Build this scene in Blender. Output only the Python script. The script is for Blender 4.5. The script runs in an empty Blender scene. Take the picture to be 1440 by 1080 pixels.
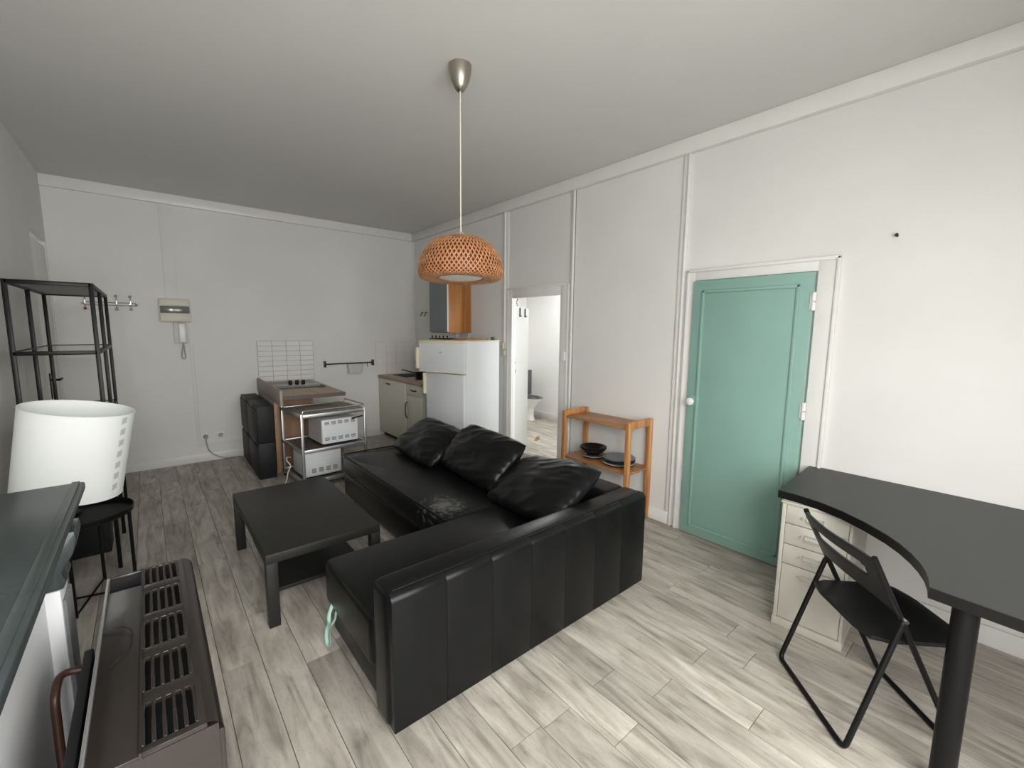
import bpy, bmesh, math, random
from mathutils import Vector, Matrix, noise
random.seed(7)
C = bpy.context.scene.collection
D = bpy.data
SC = bpy.context.scene
pi = math.pi

# ------------------------------------------------------------------ camera
CAM_F, YAW, PITCH, ROLL = 608.8, 0.6995, -0.12358, 0.01033
CAM_POS = Vector((-3.20195, -6.16045, 1.58077))
fwd = Vector((math.sin(YAW)*math.cos(PITCH), math.cos(YAW)*math.cos(PITCH), math.sin(PITCH)))
rgt = Vector((math.cos(YAW), -math.sin(YAW), 0)); upv = rgt.cross(fwd)
r2 = rgt*math.cos(ROLL) + upv*math.sin(ROLL); u2 = -rgt*math.sin(ROLL) + upv*math.cos(ROLL)
cam = D.objects.new('camera', D.cameras.new('camera')); C.objects.link(cam)
cam.matrix_world = Matrix(((r2.x, u2.x, -fwd.x, CAM_POS.x), (r2.y, u2.y, -fwd.y, CAM_POS.y), (r2.z, u2.z, -fwd.z, CAM_POS.z), (0, 0, 0, 1)))
cam.data.sensor_fit = 'HORIZONTAL'; cam.data.sensor_width = 36; cam.data.lens = CAM_F/1440*36; cam.data.clip_start = 0.02
SC.camera = cam

# ------------------------------------------------------------------ light
SC.view_settings.view_transform = 'Standard'; SC.view_settings.look = 'None'
SC.view_settings.exposure = 0.0; SC.view_settings.gamma = 1.0; SC.view_settings.use_curve_mapping = False
world = D.worlds.new('overcast_sky'); SC.world = world; world.use_nodes = True
world.node_tree.nodes['Background'].inputs[0].default_value = (0.86, 0.93, 1.0, 1)
world.node_tree.nodes['Background'].inputs[1].default_value = 1.0

def area(name, loc, rot, sx, sy, power, col=(1, 1, 1)):
    l = D.lights.new(name, 'AREA'); l.shape = 'RECTANGLE'; l.size = sx; l.size_y = sy; l.energy = power; l.color = col
    o = D.objects.new(name, l); o.location = loc; o.rotation_euler = rot; C.objects.link(o); return o
YR = -7.3                                           # rear wall (behind the camera) with two tall windows
WIN = [(-3.72, -3.1), (-2.85, -1.45)]
WZ0, WZ1 = 0.45, 2.6
TILT = pi/2-.70
area('daylight_window', (-3.41, YR-0.10, 1.55), (TILT, 0, 0), 0.6, 2.05, 112, (1.0, 0.985, 0.955))
area('daylight_window', (-2.15, YR-0.10, 1.55), (TILT, 0, 0), 1.35, 2.05, 88, (1.0, 0.985, 0.955))
area('daylight_bathroom_window', (.52, -4.15, 1.55), (pi/2-.15, 0, 0), 0.65, 1.2, 26, (1.0, 1.0, 0.985))
area('bathroom_fill_light', (1.45, -1.5, 2.55), (0, 0, 0), 0.6, 0.6, 25, (1.0, 1.0, 0.985))  # added overhead fill that evens out the bathroom, no fixture behind it

# ------------------------------------------------------------------ materials
def M(name, col, rough=0.5, metal=0.0, var=0.0, vscale=6.0, bump=0.0, bscale=60.0, spec=0.5, stretch=(1, 1, 1), coat=0.0, trans=0.0, alpha=1.0):
    m = D.materials.new(name); m.use_nodes = True; nt = m.node_tree; b = nt.nodes['Principled BSDF']
    b.inputs['Base Color'].default_value = (*col, 1); b.inputs['Roughness'].default_value = rough
    b.inputs['Metallic'].default_value = metal; b.inputs['Specular IOR Level'].default_value = spec
    b.inputs['Coat Weight'].default_value = coat; b.inputs['Transmission Weight'].default_value = trans
    tc = nt.nodes.new('ShaderNodeTexCoord'); mp = nt.nodes.new('ShaderNodeMapping'); mp.inputs['Scale'].default_value = stretch
    nt.links.new(tc.outputs['Object'], mp.inputs[0])
    n = nt.nodes.new('ShaderNodeTexNoise'); n.inputs['Scale'].default_value = vscale; n.inputs['Detail'].default_value = 5
    nt.links.new(mp.outputs[0], n.inputs['Vector'])
    r = nt.nodes.new('ShaderNodeValToRGB'); r.color_ramp.elements[0].position = .3; r.color_ramp.elements[1].position = .7
    v = max(var, 0.015)
    r.color_ramp.elements[0].color = (*[c*(1-v) for c in col], 1); r.color_ramp.elements[1].color = (*[min(1, c*(1+v)) for c in col], 1)
    nt.links.new(n.outputs['Fac'], r.inputs[0]); nt.links.new(r.outputs[0], b.inputs['Base Color'])
    if bump:
        n2 = nt.nodes.new('ShaderNodeTexNoise'); n2.inputs['Scale'].default_value = bscale; n2.inputs['Detail'].default_value = 3
        nt.links.new(mp.outputs[0], n2.inputs['Vector'])
        bp = nt.nodes.new('ShaderNodeBump'); bp.inputs['Strength'].default_value = bump; bp.inputs['Distance'].default_value = 0.004
        nt.links.new(n2.outputs['Fac'], bp.inputs['Height']); nt.links.new(bp.outputs[0], b.inputs['Normal'])
    return m

def wood(name, c1, c2, rough=0.45, axis=2, scale=9.0):
    m = D.materials.new(name); m.use_nodes = True; nt = m.node_tree; b = nt.nodes['Principled BSDF']
    tc = nt.nodes.new('ShaderNodeTexCoord'); mp = nt.nodes.new('ShaderNodeMapping')
    s = [3.0, 3.0, 3.0]; s[axis] = 0.25; mp.inputs['Scale'].default_value = s
    n = nt.nodes.new('ShaderNodeTexNoise'); n.inputs['Scale'].default_value = scale; n.inputs['Detail'].default_value = 6; n.inputs['Distortion'].default_value = .6
    r = nt.nodes.new('ShaderNodeValToRGB'); r.color_ramp.elements[0].position = .35; r.color_ramp.elements[1].position = .65
    r.color_ramp.elements[0].color = (*c1, 1); r.color_ramp.elements[1].color = (*c2, 1)
    nt.links.new(tc.outputs['Object'], mp.inputs[0]); nt.links.new(mp.outputs[0], n.inputs['Vector'])
    nt.links.new(n.outputs['Fac'], r.inputs[0]); nt.links.new(r.outputs[0], b.inputs['Base Color'])
    b.inputs['Roughness'].default_value = rough
    return m

def floor_mat():
    m = D.materials.new('weathered_plank_tile'); m.use_nodes = True; nt = m.node_tree; L = nt.links; b = nt.nodes['Principled BSDF']
    N = lambda t: nt.nodes.new('ShaderNode'+t)
    tc = N('TexCoord'); oi = N('ObjectInfo'); off = N('VectorMath'); off.operation = 'SCALE'
    cmb = N('CombineXYZ'); L.new(oi.outputs['Random'], cmb.inputs[0]); L.new(oi.outputs['Random'], cmb.inputs[1]); L.new(oi.outputs['Random'], cmb.inputs[2])
    L.new(cmb.outputs[0], off.inputs[0]); off.inputs['Scale'].default_value = 53.0
    add = N('VectorMath'); L.new(tc.outputs['Object'], add.inputs[0]); L.new(off.outputs[0], add.inputs[1])
    def ns(sc, scale, det, dist=0.0):
        mp = N('Mapping'); mp.inputs['Scale'].default_value = sc; L.new(add.outputs[0], mp.inputs[0])
        n = N('TexNoise'); n.inputs['Scale'].default_value = scale; n.inputs['Detail'].default_value = det; n.inputs['Distortion'].default_value = dist
        L.new(mp.outputs[0], n.inputs['Vector']); return n
    grain = ns((6, .75, 1), 3.4, 8, 1.2); patch = ns((2.6, 1.1, 1), 2.4, 5, .8); fleck = ns((14, 4, 1), 9.0, 4)
    r1 = N('ValToRGB'); e = r1.color_ramp.elements; e[0].position = .28; e[1].position = .66
    e[0].color = (.27, .248, .218, 1); e[1].color = (.57, .54, .49, 1); q = r1.color_ramp.elements.new(.44); q.color = (.43, .40, .355, 1)
    L.new(grain.outputs['Fac'], r1.inputs[0])
    r2_ = N('ValToRGB'); e = r2_.color_ramp.elements; e[0].position = .33; e[1].position = .68
    e[0].color = (.66, .64, .61, 1); e[1].color = (1.10, 1.09, 1.07, 1); L.new(patch.outputs['Fac'], r2_.inputs[0])
    mx = N('MixRGB'); mx.blend_type = 'MULTIPLY'; mx.inputs[0].default_value = .75; L.new(r1.outputs[0], mx.inputs[1]); L.new(r2_.outputs[0], mx.inputs[2])
    r3 = N('ValToRGB'); e = r3.color_ramp.elements; e[0].position = .34; e[1].position = .42; e[0].color = (.55, .52, .5, 1); e[1].color = (1, 1, 1, 1)
    L.new(fleck.outputs['Fac'], r3.inputs[0])
    mx2 = N('MixRGB'); mx2.blend_type = 'MULTIPLY'; mx2.inputs[0].default_value = .28; L.new(mx.outputs[0], mx2.inputs[1]); L.new(r3.outputs[0], mx2.inputs[2])
    mr = N('MapRange'); mr.inputs[3].default_value = .84; mr.inputs[4].default_value = 1.16; L.new(oi.outputs['Random'], mr.inputs[0])
    sc = N('VectorMath'); sc.operation = 'SCALE'; L.new(mx2.outputs[0], sc.inputs[0]); L.new(mr.outputs[0], sc.inputs['Scale'])
    L.new(sc.outputs[0], b.inputs['Base Color']); b.inputs['Roughness'].default_value = .5; b.inputs['Specular IOR Level'].default_value = .35
    bp = N('Bump'); bp.inputs['Strength'].default_value = .25; bp.inputs['Distance'].default_value = .003
    L.new(grain.outputs['Fac'], bp.inputs['Height']); L.new(bp.outputs[0], b.inputs['Normal'])
    return m

def leather_mat(name, worn=False):
    m = D.materials.new(name); m.use_nodes = True; nt = m.node_tree; L = nt.links; b = nt.nodes['Principled BSDF']
    N = lambda t: nt.nodes.new('ShaderNode'+t)
    tc = N('TexCoord'); v = N('TexVoronoi'); v.inputs['Scale'].default_value = 190; L.new(tc.outputs['Object'], v.inputs['Vector'])
    n = N('TexNoise'); n.inputs['Scale'].default_value = 7; n.inputs['Detail'].default_value = 4; L.new(tc.outputs['Object'], n.inputs['Vector'])
    mr = N('MapRange'); mr.inputs[3].default_value = .24; mr.inputs[4].default_value = .38; L.new(n.outputs['Fac'], mr.inputs[0])
    L.new(mr.outputs[0], b.inputs['Roughness'])
    bp = N('Bump'); bp.inputs['Strength'].default_value = .12; bp.inputs['Distance'].default_value = .0015; L.new(v.outputs['Distance'], bp.inputs['Height'])
    bp2 = N('Bump'); bp2.inputs['Strength'].default_value = .18; bp2.inputs['Distance'].default_value = .008; L.new(n.outputs['Fac'], bp2.inputs['Height']); L.new(bp.outputs[0], bp2.inputs['Normal'])
    L.new(bp2.outputs[0], b.inputs['Normal'])
    b.inputs['Base Color'].default_value = (.0055, .006, .0063, 1); b.inputs['Specular IOR Level'].default_value = .22
    if worn:        # cracked, rubbed patch near the inner corner of the seat
        mp = N('Mapping'); mp.vector_type = 'POINT'; 
        mp.inputs['Location'].default_value = (.07*5.0, .27*4.2, 0); mp.inputs['Scale'].default_value = (5.0, 4.2, 0)
        L.new(tc.outputs['Object'], mp.inputs[0])
        g = N('VectorMath'); g.operation = 'LENGTH'; L.new(mp.outputs[0], g.inputs[0])
        w = N('TexNoise'); w.inputs['Scale'].default_value = 34; w.inputs['Detail'].default_value = 6; L.new(tc.outputs['Object'], w.inputs['Vector'])
        s = N('Math'); s.operation = 'SUBTRACT'; L.new(w.outputs['Fac'], s.inputs[0]); 
        s2 = N('Math'); s2.operation = 'MULTIPLY'; s2.inputs[1].default_value = .42; L.new(g.outputs['Value'], s2.inputs[0]); L.new(s2.outputs[0], s.inputs[1])
        r = N('ValToRGB'); r.color_ramp.elements[0].position = .22; r.color_ramp.elements[1].position = .5
        r.color_ramp.elements[0].color = (.0055, .006, .0063, 1); r.color_ramp.elements[1].color = (.11, .11, .105, 1)
        L.new(s.outputs[0], r.inputs[0]); L.new(r.outputs[0], b.inputs['Base Color'])
    return m

m_wall = M('wall_paint', (.76, .755, .735), .75, var=.03, vscale=1.6, bump=.10, bscale=90)
m_wallb = M('bathroom_paint', (.84, .84, .82), .7, bump=.06, bscale=80)
m_ceil = M('ceiling_paint', (.69, .69, .665), .85, var=.03, vscale=.9)
m_trim = M('trim_gloss_paint', (.78, .775, .75), .38, var=.02)
m_grout = M('floor_grout', (.12, .11, .10), .9)
m_floor = floor_mat()
m_leather = leather_mat('black_leather'); m_leather_worn = leather_mat('worn_black_leather', True)
m_blackmetal = M('black_metal', (.006, .006, .0065), .38, spec=.2)
m_blacklam = M('black_brown_laminate', (.017, .017, .016), .45, spec=.35, var=.12, vscale=14, stretch=(1, 8, 1))
m_desk = M('desk_charcoal_laminate', (.028, .030, .030), .46, spec=.4, var=.06, vscale=30)
m_edge = M('black_edge_band', (.007, .007, .007), .4, spec=.2)
m_plastic = M('black_plastic', (.010, .010, .010), .5, spec=.3)
m_chair = M('black_chair_plastic', (.009, .009, .010), .42, spec=.3)
m_shoe = M('matt_black_plastic', (.012, .013, .014), .55, spec=.3)
m_pine = wood('honey_pine', (.40, .165, .055), (.60, .30, .115), .4, 2)
m_pine_y = wood('honey_pine_boards', (.30, .125, .05), (.47, .22, .09), .42, 1)
m_oak = wood('cabinet_pine', (.33, .125, .030), (.52, .225, .065), .42, 2, 6)
m_brownply = wood('brown_plywood', (.20, .105, .056), (.30, .17, .095), .55, 2, 5)
m_top = wood('beech_worktop', (.34, .235, .155), (.46, .34, .24), .45, 1, 6)
m_panel = M('grey_beige_panel', (.33, .295, .25), .55, var=.05)
m_white = M('white_lacquer', (.78, .785, .78), .32)
m_fridge = M('white_enamel', (.70, .725, .745), .33, bump=.06, bscale=260)
m_yellowed = M('yellowed_plastic', (.74, .68, .50), .4)
m_cream = M('cream_laminate', (.66, .64, .56), .4)
m_tile = M('white_glazed_tile', (.80, .81, .78), .08, coat=.3)
m_tileg = M('tile_grout', (.45, .45, .43), .8)
m_tilec = M('cream_tile', (.80, .795, .76), .15)
m_chrome = M('brushed_steel', (.62, .62, .62), .28, 1.0)
m_nickel = M('brushed_nickel', (.42, .385, .33), .36, 1.0)
m_alu = M('satin_aluminium', (.60, .60, .61), .38, .9)
m_glassdark = M('ceramic_hob_glass', (.02, .02, .021), .08)
m_green = M('sage_green_gloss_paint', (.255, .425, .375), .28, var=.05, vscale=2.2, bump=.05, bscale=22)
m_knob = M('white_porcelain', (.82, .82, .80), .2)
m_shade = M('white_paper_shade', (.945, .975, .962), .7, var=.004)
m_mantel = M('grey_green_gloss_paint', (.046, .060, .061), .24, var=.18, vscale=5, bump=.12, bscale=14)
m_marble = M('white_painted_stone', (.80, .81, .83), .3, var=.04, vscale=4, bump=.12, bscale=9)
m_flute = M('flute_groove_shade', (.20, .205, .21), .35)  # groove shade put into the colour, darker than the white stone
m_heater = M('brown_enamel', (.0195, .0155, .0138), .28, var=.06, vscale=40, coat=.15)
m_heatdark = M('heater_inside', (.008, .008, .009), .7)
m_copper = M('aged_brown_pipe', (.055, .022, .016), .42)
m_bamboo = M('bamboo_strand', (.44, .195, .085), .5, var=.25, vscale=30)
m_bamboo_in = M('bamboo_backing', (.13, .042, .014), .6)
m_opal = M('opal_diffuser', (.88, .88, .85), .5)
m_cord = M('cream_cord', (.72, .68, .58), .6)
m_filing = M('warm_white_steel', (.50, .485, .43), .38)
m_greydoor = M('blue_grey_lacquer', (.185, .205, .22), .4)
m_shoe_handle = M('dark_handle', (.035, .033, .03), .35, .6)
m_grey = M('grey_plastic', (.36, .36, .35), .5)
m_lightgrey = M('light_grey_plastic', (.62, .62, .60), .45)
m_ivory = M('ivory_plastic', (.66, .63, .54), .45)
m_mint = M('mint_ribbon', (.45, .70, .62), .6)
m_red = M('red_knob', (.42, .03, .03), .35)
m_slate = M('slate_grey_glaze', (.17, .20, .225), .3)
m_blackglaze = M('black_glaze', (.010, .010, .011), .18)
m_paleglaze = M('pale_glaze', (.55, .54, .50), .25)
m_toilet = M('white_ceramic', (.84, .84, .82), .12)
m_seatgrey = M('dark_grey_seat', (.10, .10, .105), .35)
m_print = M('white_card', (.85, .85, .83), .6)
m_dark = M('black_ink', (.015, .015, .015), .6)
m_glass = M('clear_glass', (.95, .97, .96), .02, trans=1.0)
m_glass.node_tree.nodes['Principled BSDF'].inputs['IOR'].default_value = 1.45
m_steel = M('stainless_sink', (.40, .40, .40), .25, 1.0)

# ------------------------------------------------------------------ mesh helpers
class MB:
    def __init__(s): s.bm = bmesh.new()
    def box(s, x0, x1, y0, y1, z0, z1, bev=0.0, seg=2, mat=None):
        t = bmesh.new(); bmesh.ops.create_cube(t, size=1)
        for v in t.verts: v.co = Vector((x0+(v.co.x+.5)*(x1-x0), y0+(v.co.y+.5)*(y1-y0), z0+(v.co.z+.5)*(z1-z0)))
        if bev > 0:
            bmesh.ops.bevel(t, geom=list(t.edges), offset=min(bev, .49*min(abs(x1-x0), abs(y1-y0), abs(z1-z0))), segments=seg, profile=.5, affect='EDGES')
        return s.add(t, mat)
    def add(s, t, mat=None):
        if mat is not None: t.transform(mat)
        me = D.meshes.new('tmp'); t.to_mesh(me); t.free(); s.bm.from_mesh(me); D.meshes.remove(me); return s
    def cyl(s, p0, p1, r0, r1=None, n=14, cap=True):
        r1 = r0 if r1 is None else r1
        p0, p1 = Vector(p0), Vector(p1); d = p1-p0; t = bmesh.new()
        bmesh.ops.create_cone(t, cap_ends=cap, segments=n, radius1=r0, radius2=r1, depth=d.length)
        t.transform(Matrix.Translation((p0+p1)/2) @ d.to_track_quat('Z', 'Y').to_matrix().to_4x4()); return s.add(t)
    def sphere(s, c, r, n=14, sc=(1, 1, 1)):
        t = bmesh.new(); bmesh.ops.create_uvsphere(t, u_segments=n, v_segments=max(6, n//2+1), radius=r)
        t.transform(Matrix.Translation(Vector(c)) @ Matrix.Diagonal((*sc, 1))); return s.add(t)
    def lathe(s, prof, n=32, mat=None):
        t = bmesh.new(); rings = []
        for r, z in prof:
            if r < 1e-5: rings.append([t.verts.new((0, 0, z))])
            else: rings.append([t.verts.new((r*math.cos(2*pi*k/n), r*math.sin(2*pi*k/n), z)) for k in range(n)])
        for a, b in zip(rings, rings[1:]):
            for k in range(n):
                k2 = (k+1) % n
                if len(a) == 1 and len(b) == 1: continue
                if len(a) == 1: t.faces.new((a[0], b[k2], b[k]))
                elif len(b) == 1: t.faces.new((a[k], a[k2], b[0]))
                else: t.faces.new((a[k], a[k2], b[k2], b[k]))
        bmesh.ops.recalc_face_normals(t, faces=list(t.faces)); return s.add(t, mat)
    def prism(s, pts, z0, z1, bev=0.0, mat=None, seg=2):
        t = bmesh.new(); a = [t.verts.new((x, y, z0)) for x, y in pts]; b = [t.verts.new((x, y, z1)) for x, y in pts]; n = len(pts)
        t.faces.new(a[::-1]); t.faces.new(b)
        for k in range(n): t.faces.new((a[k], a[(k+1) % n], b[(k+1) % n], b[k]))
        bmesh.ops.recalc_face_normals(t, faces=list(t.faces))
        if bev: bmesh.ops.bevel(t, geom=[e for e in t.edges], offset=bev, segments=seg, profile=.5, affect='EDGES')
        return s.add(t, mat)
    def tube(s, pts, r, n=8, fillet=0.0, fseg=5, closed=False, flat=None):
        pts = [Vector(q) for q in pts]
        if fillet > 0:
            out = [] if closed else [pts[0]]; N = len(pts)
            for i in (range(N) if closed else range(1, N-1)):
                p, a, b = pts[i], pts[i-1], pts[(i+1) % N]
                d1 = (a-p); d2 = (b-p); f = min(fillet, d1.length*.45, d2.length*.45)
                A = p+d1.normalized()*f; B = p+d2.normalized()*f
                for k in range(fseg+1):
                    u = k/fseg; out.append(A*(1-u)**2+p*2*u*(1-u)+B*u*u)
            if not closed: out.append(pts[-1])
            pts = out
        t = bmesh.new(); rings = []; N = len(pts); up = None
        for i, p in enumerate(pts):
            if closed: d = (pts[(i+1) % N]-pts[i-1])
            else: d = (pts[min(i+1, N-1)]-pts[max(i-1, 0)])
            d.normalize()
            if up is None: up = Vector((0, 0, 1)) if abs(d.z) < .9 else Vector((1, 0, 0))
            x = d.cross(up)
            if x.length < 1e-4: x = d.cross(Vector((0.3, 1, .2)))
            x.normalize(); y = x.cross(d).normalized(); up = y
            fx, fy = (1, 1) if flat is None else flat
            rings.append([t.verts.new(p + x*r*fx*math.cos(2*pi*k/n) + y*r*fy*math.sin(2*pi*k/n)) for k in range(n)])
        for i in range(N if closed else N-1):
            a, b = rings[i], rings[(i+1) % N]
            for k in range(n): t.faces.new((a[k], a[(k+1) % n], b[(k+1) % n], b[k]))
        if not closed: t.faces.new(rings[0][::-1]); t.faces.new(rings[-1])
        bmesh.ops.recalc_face_normals(t, faces=list(t.faces)); return s.add(t)
    def grid(s, f, nu, nv, closed_u=False):
        t = bmesh.new(); V = [[t.verts.new(f(i/nu, j/nv)) for j in range(nv+1)] for i in range(nu+(0 if closed_u else 1))]
        n = len(V)
        for i in range(nu):
            for j in range(nv): t.faces.new((V[i][j], V[(i+1) % n][j], V[(i+1) % n][j+1], V[i][j+1]))
        return s.add(t)
    def build(s, name, mat, parent=None, smooth=True, label=None, angle=40):
        me = D.meshes.new(name); s.bm.normal_update(); s.bm.to_mesh(me); s.bm.free()
        me.materials.append(mat)
        if smooth:
            me.polygons.foreach_set('use_smooth', [True]*len(me.polygons))
            try: me.set_sharp_from_angle(angle=math.radians(angle))
            except Exception: pass
        o = D.objects.new(name, me); C.objects.link(o)
        if parent is not None: o.parent = parent
        if label: o['label'] = label
        return o

def tag(o, label, cat, group=None):
    o['label'] = label; o['category'] = cat
    if group: o['group'] = group
    return o
def thing(name, label, cat, loc=(0, 0, 0), rz=0.0, group=None, rot=None):
    o = D.objects.new(name, None); o.empty_display_size = .1; C.objects.link(o)
    o.location = loc; o.rotation_euler = rot if rot else (0, 0, rz)
    return tag(o, label, cat, group)
def struct(o): o['kind'] = 'structure'; return o
def sbox(name, mat, *a, bev=0.0, parent=None):
    o = MB().box(*a, bev=bev).build(name, mat, parent)
    if parent is None: struct(o)
    return o
def copy_tree(o, parent=None):
    c = o.copy(); C.objects.link(c)
    if parent is not None: c.parent = parent
    for ch in [q for q in list(D.objects) if q.parent == o]: copy_tree(ch, c)
    return c
def placed(o, x, y, z=0.0, rz=0.0): o.location = (x, y, z); o.rotation_euler = (0, 0, rz); return o

# ------------------------------------------------------------------ setting
W, H = 3.877, 3.0
floor = sbox('floor', m_grout, -W-.3, 2.35, YR-.2, .15, -.12, -.004)
def planks(x_lo, x_hi, y_lo, y_hi, joints, tilt, skip=None):
    PW, PL, g = .158, 1.2, .003
    k0 = math.floor((x_lo+1.94)/PW)-1; full = None
    for k in range(k0, int((x_hi+1.94)/PW)+2):
        xa, xb = -1.94+PW*k, -1.94+PW*(k+1)
        if xb <= x_lo+.01 or xa >= x_hi-.01: continue
        xa, xb = max(xa, x_lo), min(xb, x_hi)
        j = joints.get(k, random.uniform(-6, -4.8)); j -= math.ceil((j-y_lo)/PL)*PL
        while j < y_hi:
            ya, yb = max(j, y_lo), min(j+PL, y_hi); j += PL
            if yb-ya < .02: continue
            w, l = xb-xa-g, yb-ya-g
            isfull = abs(w-(PW-g)) < 1e-4 and abs(l-(PL-g)) < 1e-4
            if isfull and full is not None: o = D.objects.new('plank', full); C.objects.link(o); o.parent = floor
            else:
                o = MB().box(-w/2, w/2, -l/2, l/2, -.008, 0).build('plank', m_floor, floor, smooth=False)
                if isfull: full = o.data
            xc = (xa+xb)/2; yc = (ya+yb)/2
            o.location = (xc + tilt*(yc+5.0), yc, random.uniform(-.0006, .0004))
            o.rotation_euler = (0, 0, -tilt)
J = {-2: -5.05, -1: -5.067, 1: -5.057, 2: -5.26, 4: -5.275, 6: -5.294, 7: -4.873, 9: -4.91}
planks(-W+.0, .0, YR, 0, J, .0)
planks(.0, 2.27, -4.2, -.05, {}, .0)

def wall_cut(name, mat, boxes):
    m = MB()
    for b in boxes: m.box(*b)
    return struct(m.build(name, mat))
wall_back = sbox('wall_back', m_wall, -W-.3, 0, 0, .12, 0, H)
wall_right = wall_cut('wall_right', m_wall, [(0, .035, -2.363, 0, 0, H), (0, .035, -3.110, -2.363, 1.94, H), (0, .035, YR, -3.110, 0, H)])
wall_left = wall_cut('wall_left', m_wall, [(-W-.1, -W, YR, -.80, 0, H), (-W-.1, -W, -.80, -.03, 2.37, H), (-W-.12, -W-.095, -.80, 0, 2.30, 2.40), (-W-.1, -W, -.03, 0, 0, H)])
rear = [(-W, WIN[0][0], YR-.2, YR, 0, H), (WIN[0][1], WIN[1][0], YR-.2, YR, 0, H), (WIN[1][1], 0, YR-.2, YR, 0, H)]
for a, b in WIN: rear += [(a, b, YR-.2, YR, 0, WZ0), (a, b, YR-.2, YR, WZ1, H)]
wall_cut('wall_rear', m_wall, rear)
sbox('ceiling', m_ceil, -W-.3, .09, YR-.2, .12, H, H+.1)
for i, (a, b) in enumerate(WIN):
    w_ = MB(); w_.box(a, a+.06, YR-.09, YR-.03, WZ0, WZ1).box(b-.06, b, YR-.09, YR-.03, WZ0, WZ1).box(a, b, YR-.09, YR-.03, WZ0, WZ0+.06).box(a, b, YR-.09, YR-.03, WZ1-.06, WZ1)
    w_.box((a+b)/2-.05, (a+b)/2+.05, YR-.09, YR-.03, WZ0, WZ1)
    struct(w_.build('window_%d' % (i+1), m_trim))
# bathroom shell
wall_cut('wall_bathroom_back', m_wallb, [(.035, 2.40, -.05, .0, 0, 2.6)])
wall_cut('wall_bathroom_side', m_wallb, [(2.27, 2.40, -4.3, -.05, 0, 2.6)])
wall_cut('wall_bathroom_front', m_wallb, [(.035, .18, -4.3, -4.2, 0, 2.6), (.86, 2.27, -4.3, -4.2, 0, 2.6), (.18, .86, -4.3, -4.2, 0, .9), (.18, .86, -4.3, -4.2, 2.2, 2.6)])
sbox('ceiling_bathroom', m_wallb, .035, 2.40, -4.3, .0, 2.6, 2.7)
sbox('baseboard_bathroom', m_trim, 2.255, 2.27, -4.2, -.05, 0, .10, bev=.003)

# cornices, baseboards, battens
t = MB().box(-.048, 0, YR, 0, 2.892, H, bev=.004).build('trim_1', m_trim); struct(t)
t = MB().box(-W, -.035, -.035, 0, 2.892, H, bev=.004).build('trim_2', m_trim); struct(t)
sbox('baseboard_back', m_trim, -W, -.62, -.016, 0, 0, .098, bev=.003)
for i, (a, b) in enumerate([(-4.385, -3.222), (YR, -5.40), (-2.21, -1.36)]):
    sbox('baseboard_right' if i == 0 else 'baseboard_right_%d' % (i+1), m_trim, -.016, 0, a, b, 0, .104, bev=.003)
sbox('baseboard_left', m_trim, -W, -W+.016, -4.0, -.86, 0, .098, bev=.003)
k = 3
def trim(*a, bev=.003):
    global k
    o = MB().box(*a, bev=bev).build('trim_%d' % k, m_wall if a[0] < -1 else m_trim); k += 1; return struct(o)
trim(-.012, 0, -2.285, -2.212, 0, 2.892); trim(-.030, 0, -2.240, -2.222, 1.42, 2.892)
trim(-.012, 0, -3.275, -3.222, 0, 2.892); trim(-.032, 0, -3.275, -3.258, 0, 2.892)
trim(-.018, 0, -4.410, -4.386, 0, 2.892); trim(-.030, 0, -4.408, -4.396, 0, 2.892)
trim(-.014, 0, -4.386, -4.355, 0, 2.892)
trim(-3.010, -2.897, -.012, 0, 1.64, 2.892); trim(-.02, 0, -.018, 0, 0, 2.892)
trim(-2.832, -2.808, -.012, 0, .19, 1.64); trim(-2.832, -2.36, -.014, 0, .188, .212); trim(-2.80, -2.785, -.008, 0, .21, 1.4)
# doorway to bathroom
dw = MB()
dw.box(-.018, 0, -2.363, -2.285, 0, 2.04, bev=.003).box(-.018, 0, -3.222, -3.110, 0, 2.04, bev=.003).box(-.018, 0, -3.110, -2.363, 1.94, 2.04, bev=.003)
dw.box(-.026, -.018, -2.300, -2.285, 0, 2.04, bev=.003).box(-.026, -.018, -3.222, -3.205, 0, 2.04, bev=.003).box(-.026, -.018, -3.222, -2.285, 2.028, 2.05, bev=.003)
dw.box(0, .036, -2.366, -2.363, 0, 1.94).box(0, .036, -3.110, -3.107, 0, 1.94).box(0, .036, -3.11, -2.363, 1.938, 1.945)
d1 = struct(dw.build('door_1', m_trim))
MB().box(-.045, -.012, -2.245, -2.205, 1.36, 1.44, bev=.006).box(-.04, -.012, -2.265, -2.210, 1.285, 1.35, bev=.006).build('latch_block', m_ivory, d1)
MB().box(-.048, -.018, -3.205, -3.155, 1.285, 1.375, bev=.006).build('lock_keeper', m_white, d1)
# open inner door leaf seen through the doorway
lf = D.objects.new('door_2', None); C.objects.link(lf); struct(lf); lf.location = (.20, -2.125, 0); lf.rotation_euler = (0, 0, math.atan2(.319, .52))
MB().box(0, .61, -.018, .018, .01, 1.868, bev=.003).build('door_leaf', M('leaf_paint', (.66, .68, .66), .5), lf)
for x in (.42, .20): MB().box(x-.010, x+.010, -.032, -.018, 1.745, 1.86, bev=.003).cyl((x, -.018, 1.765), (x, -.05, 1.755), .006).build('coat_hook', m_shoe_handle, lf)
MB().cyl((.05, -.016, 1.185), (.05, -.021, 1.185), .012).box(.042, .058, -.021, -.015, 1.06, 1.10).build('keyhole', m_dark, lf)
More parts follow.
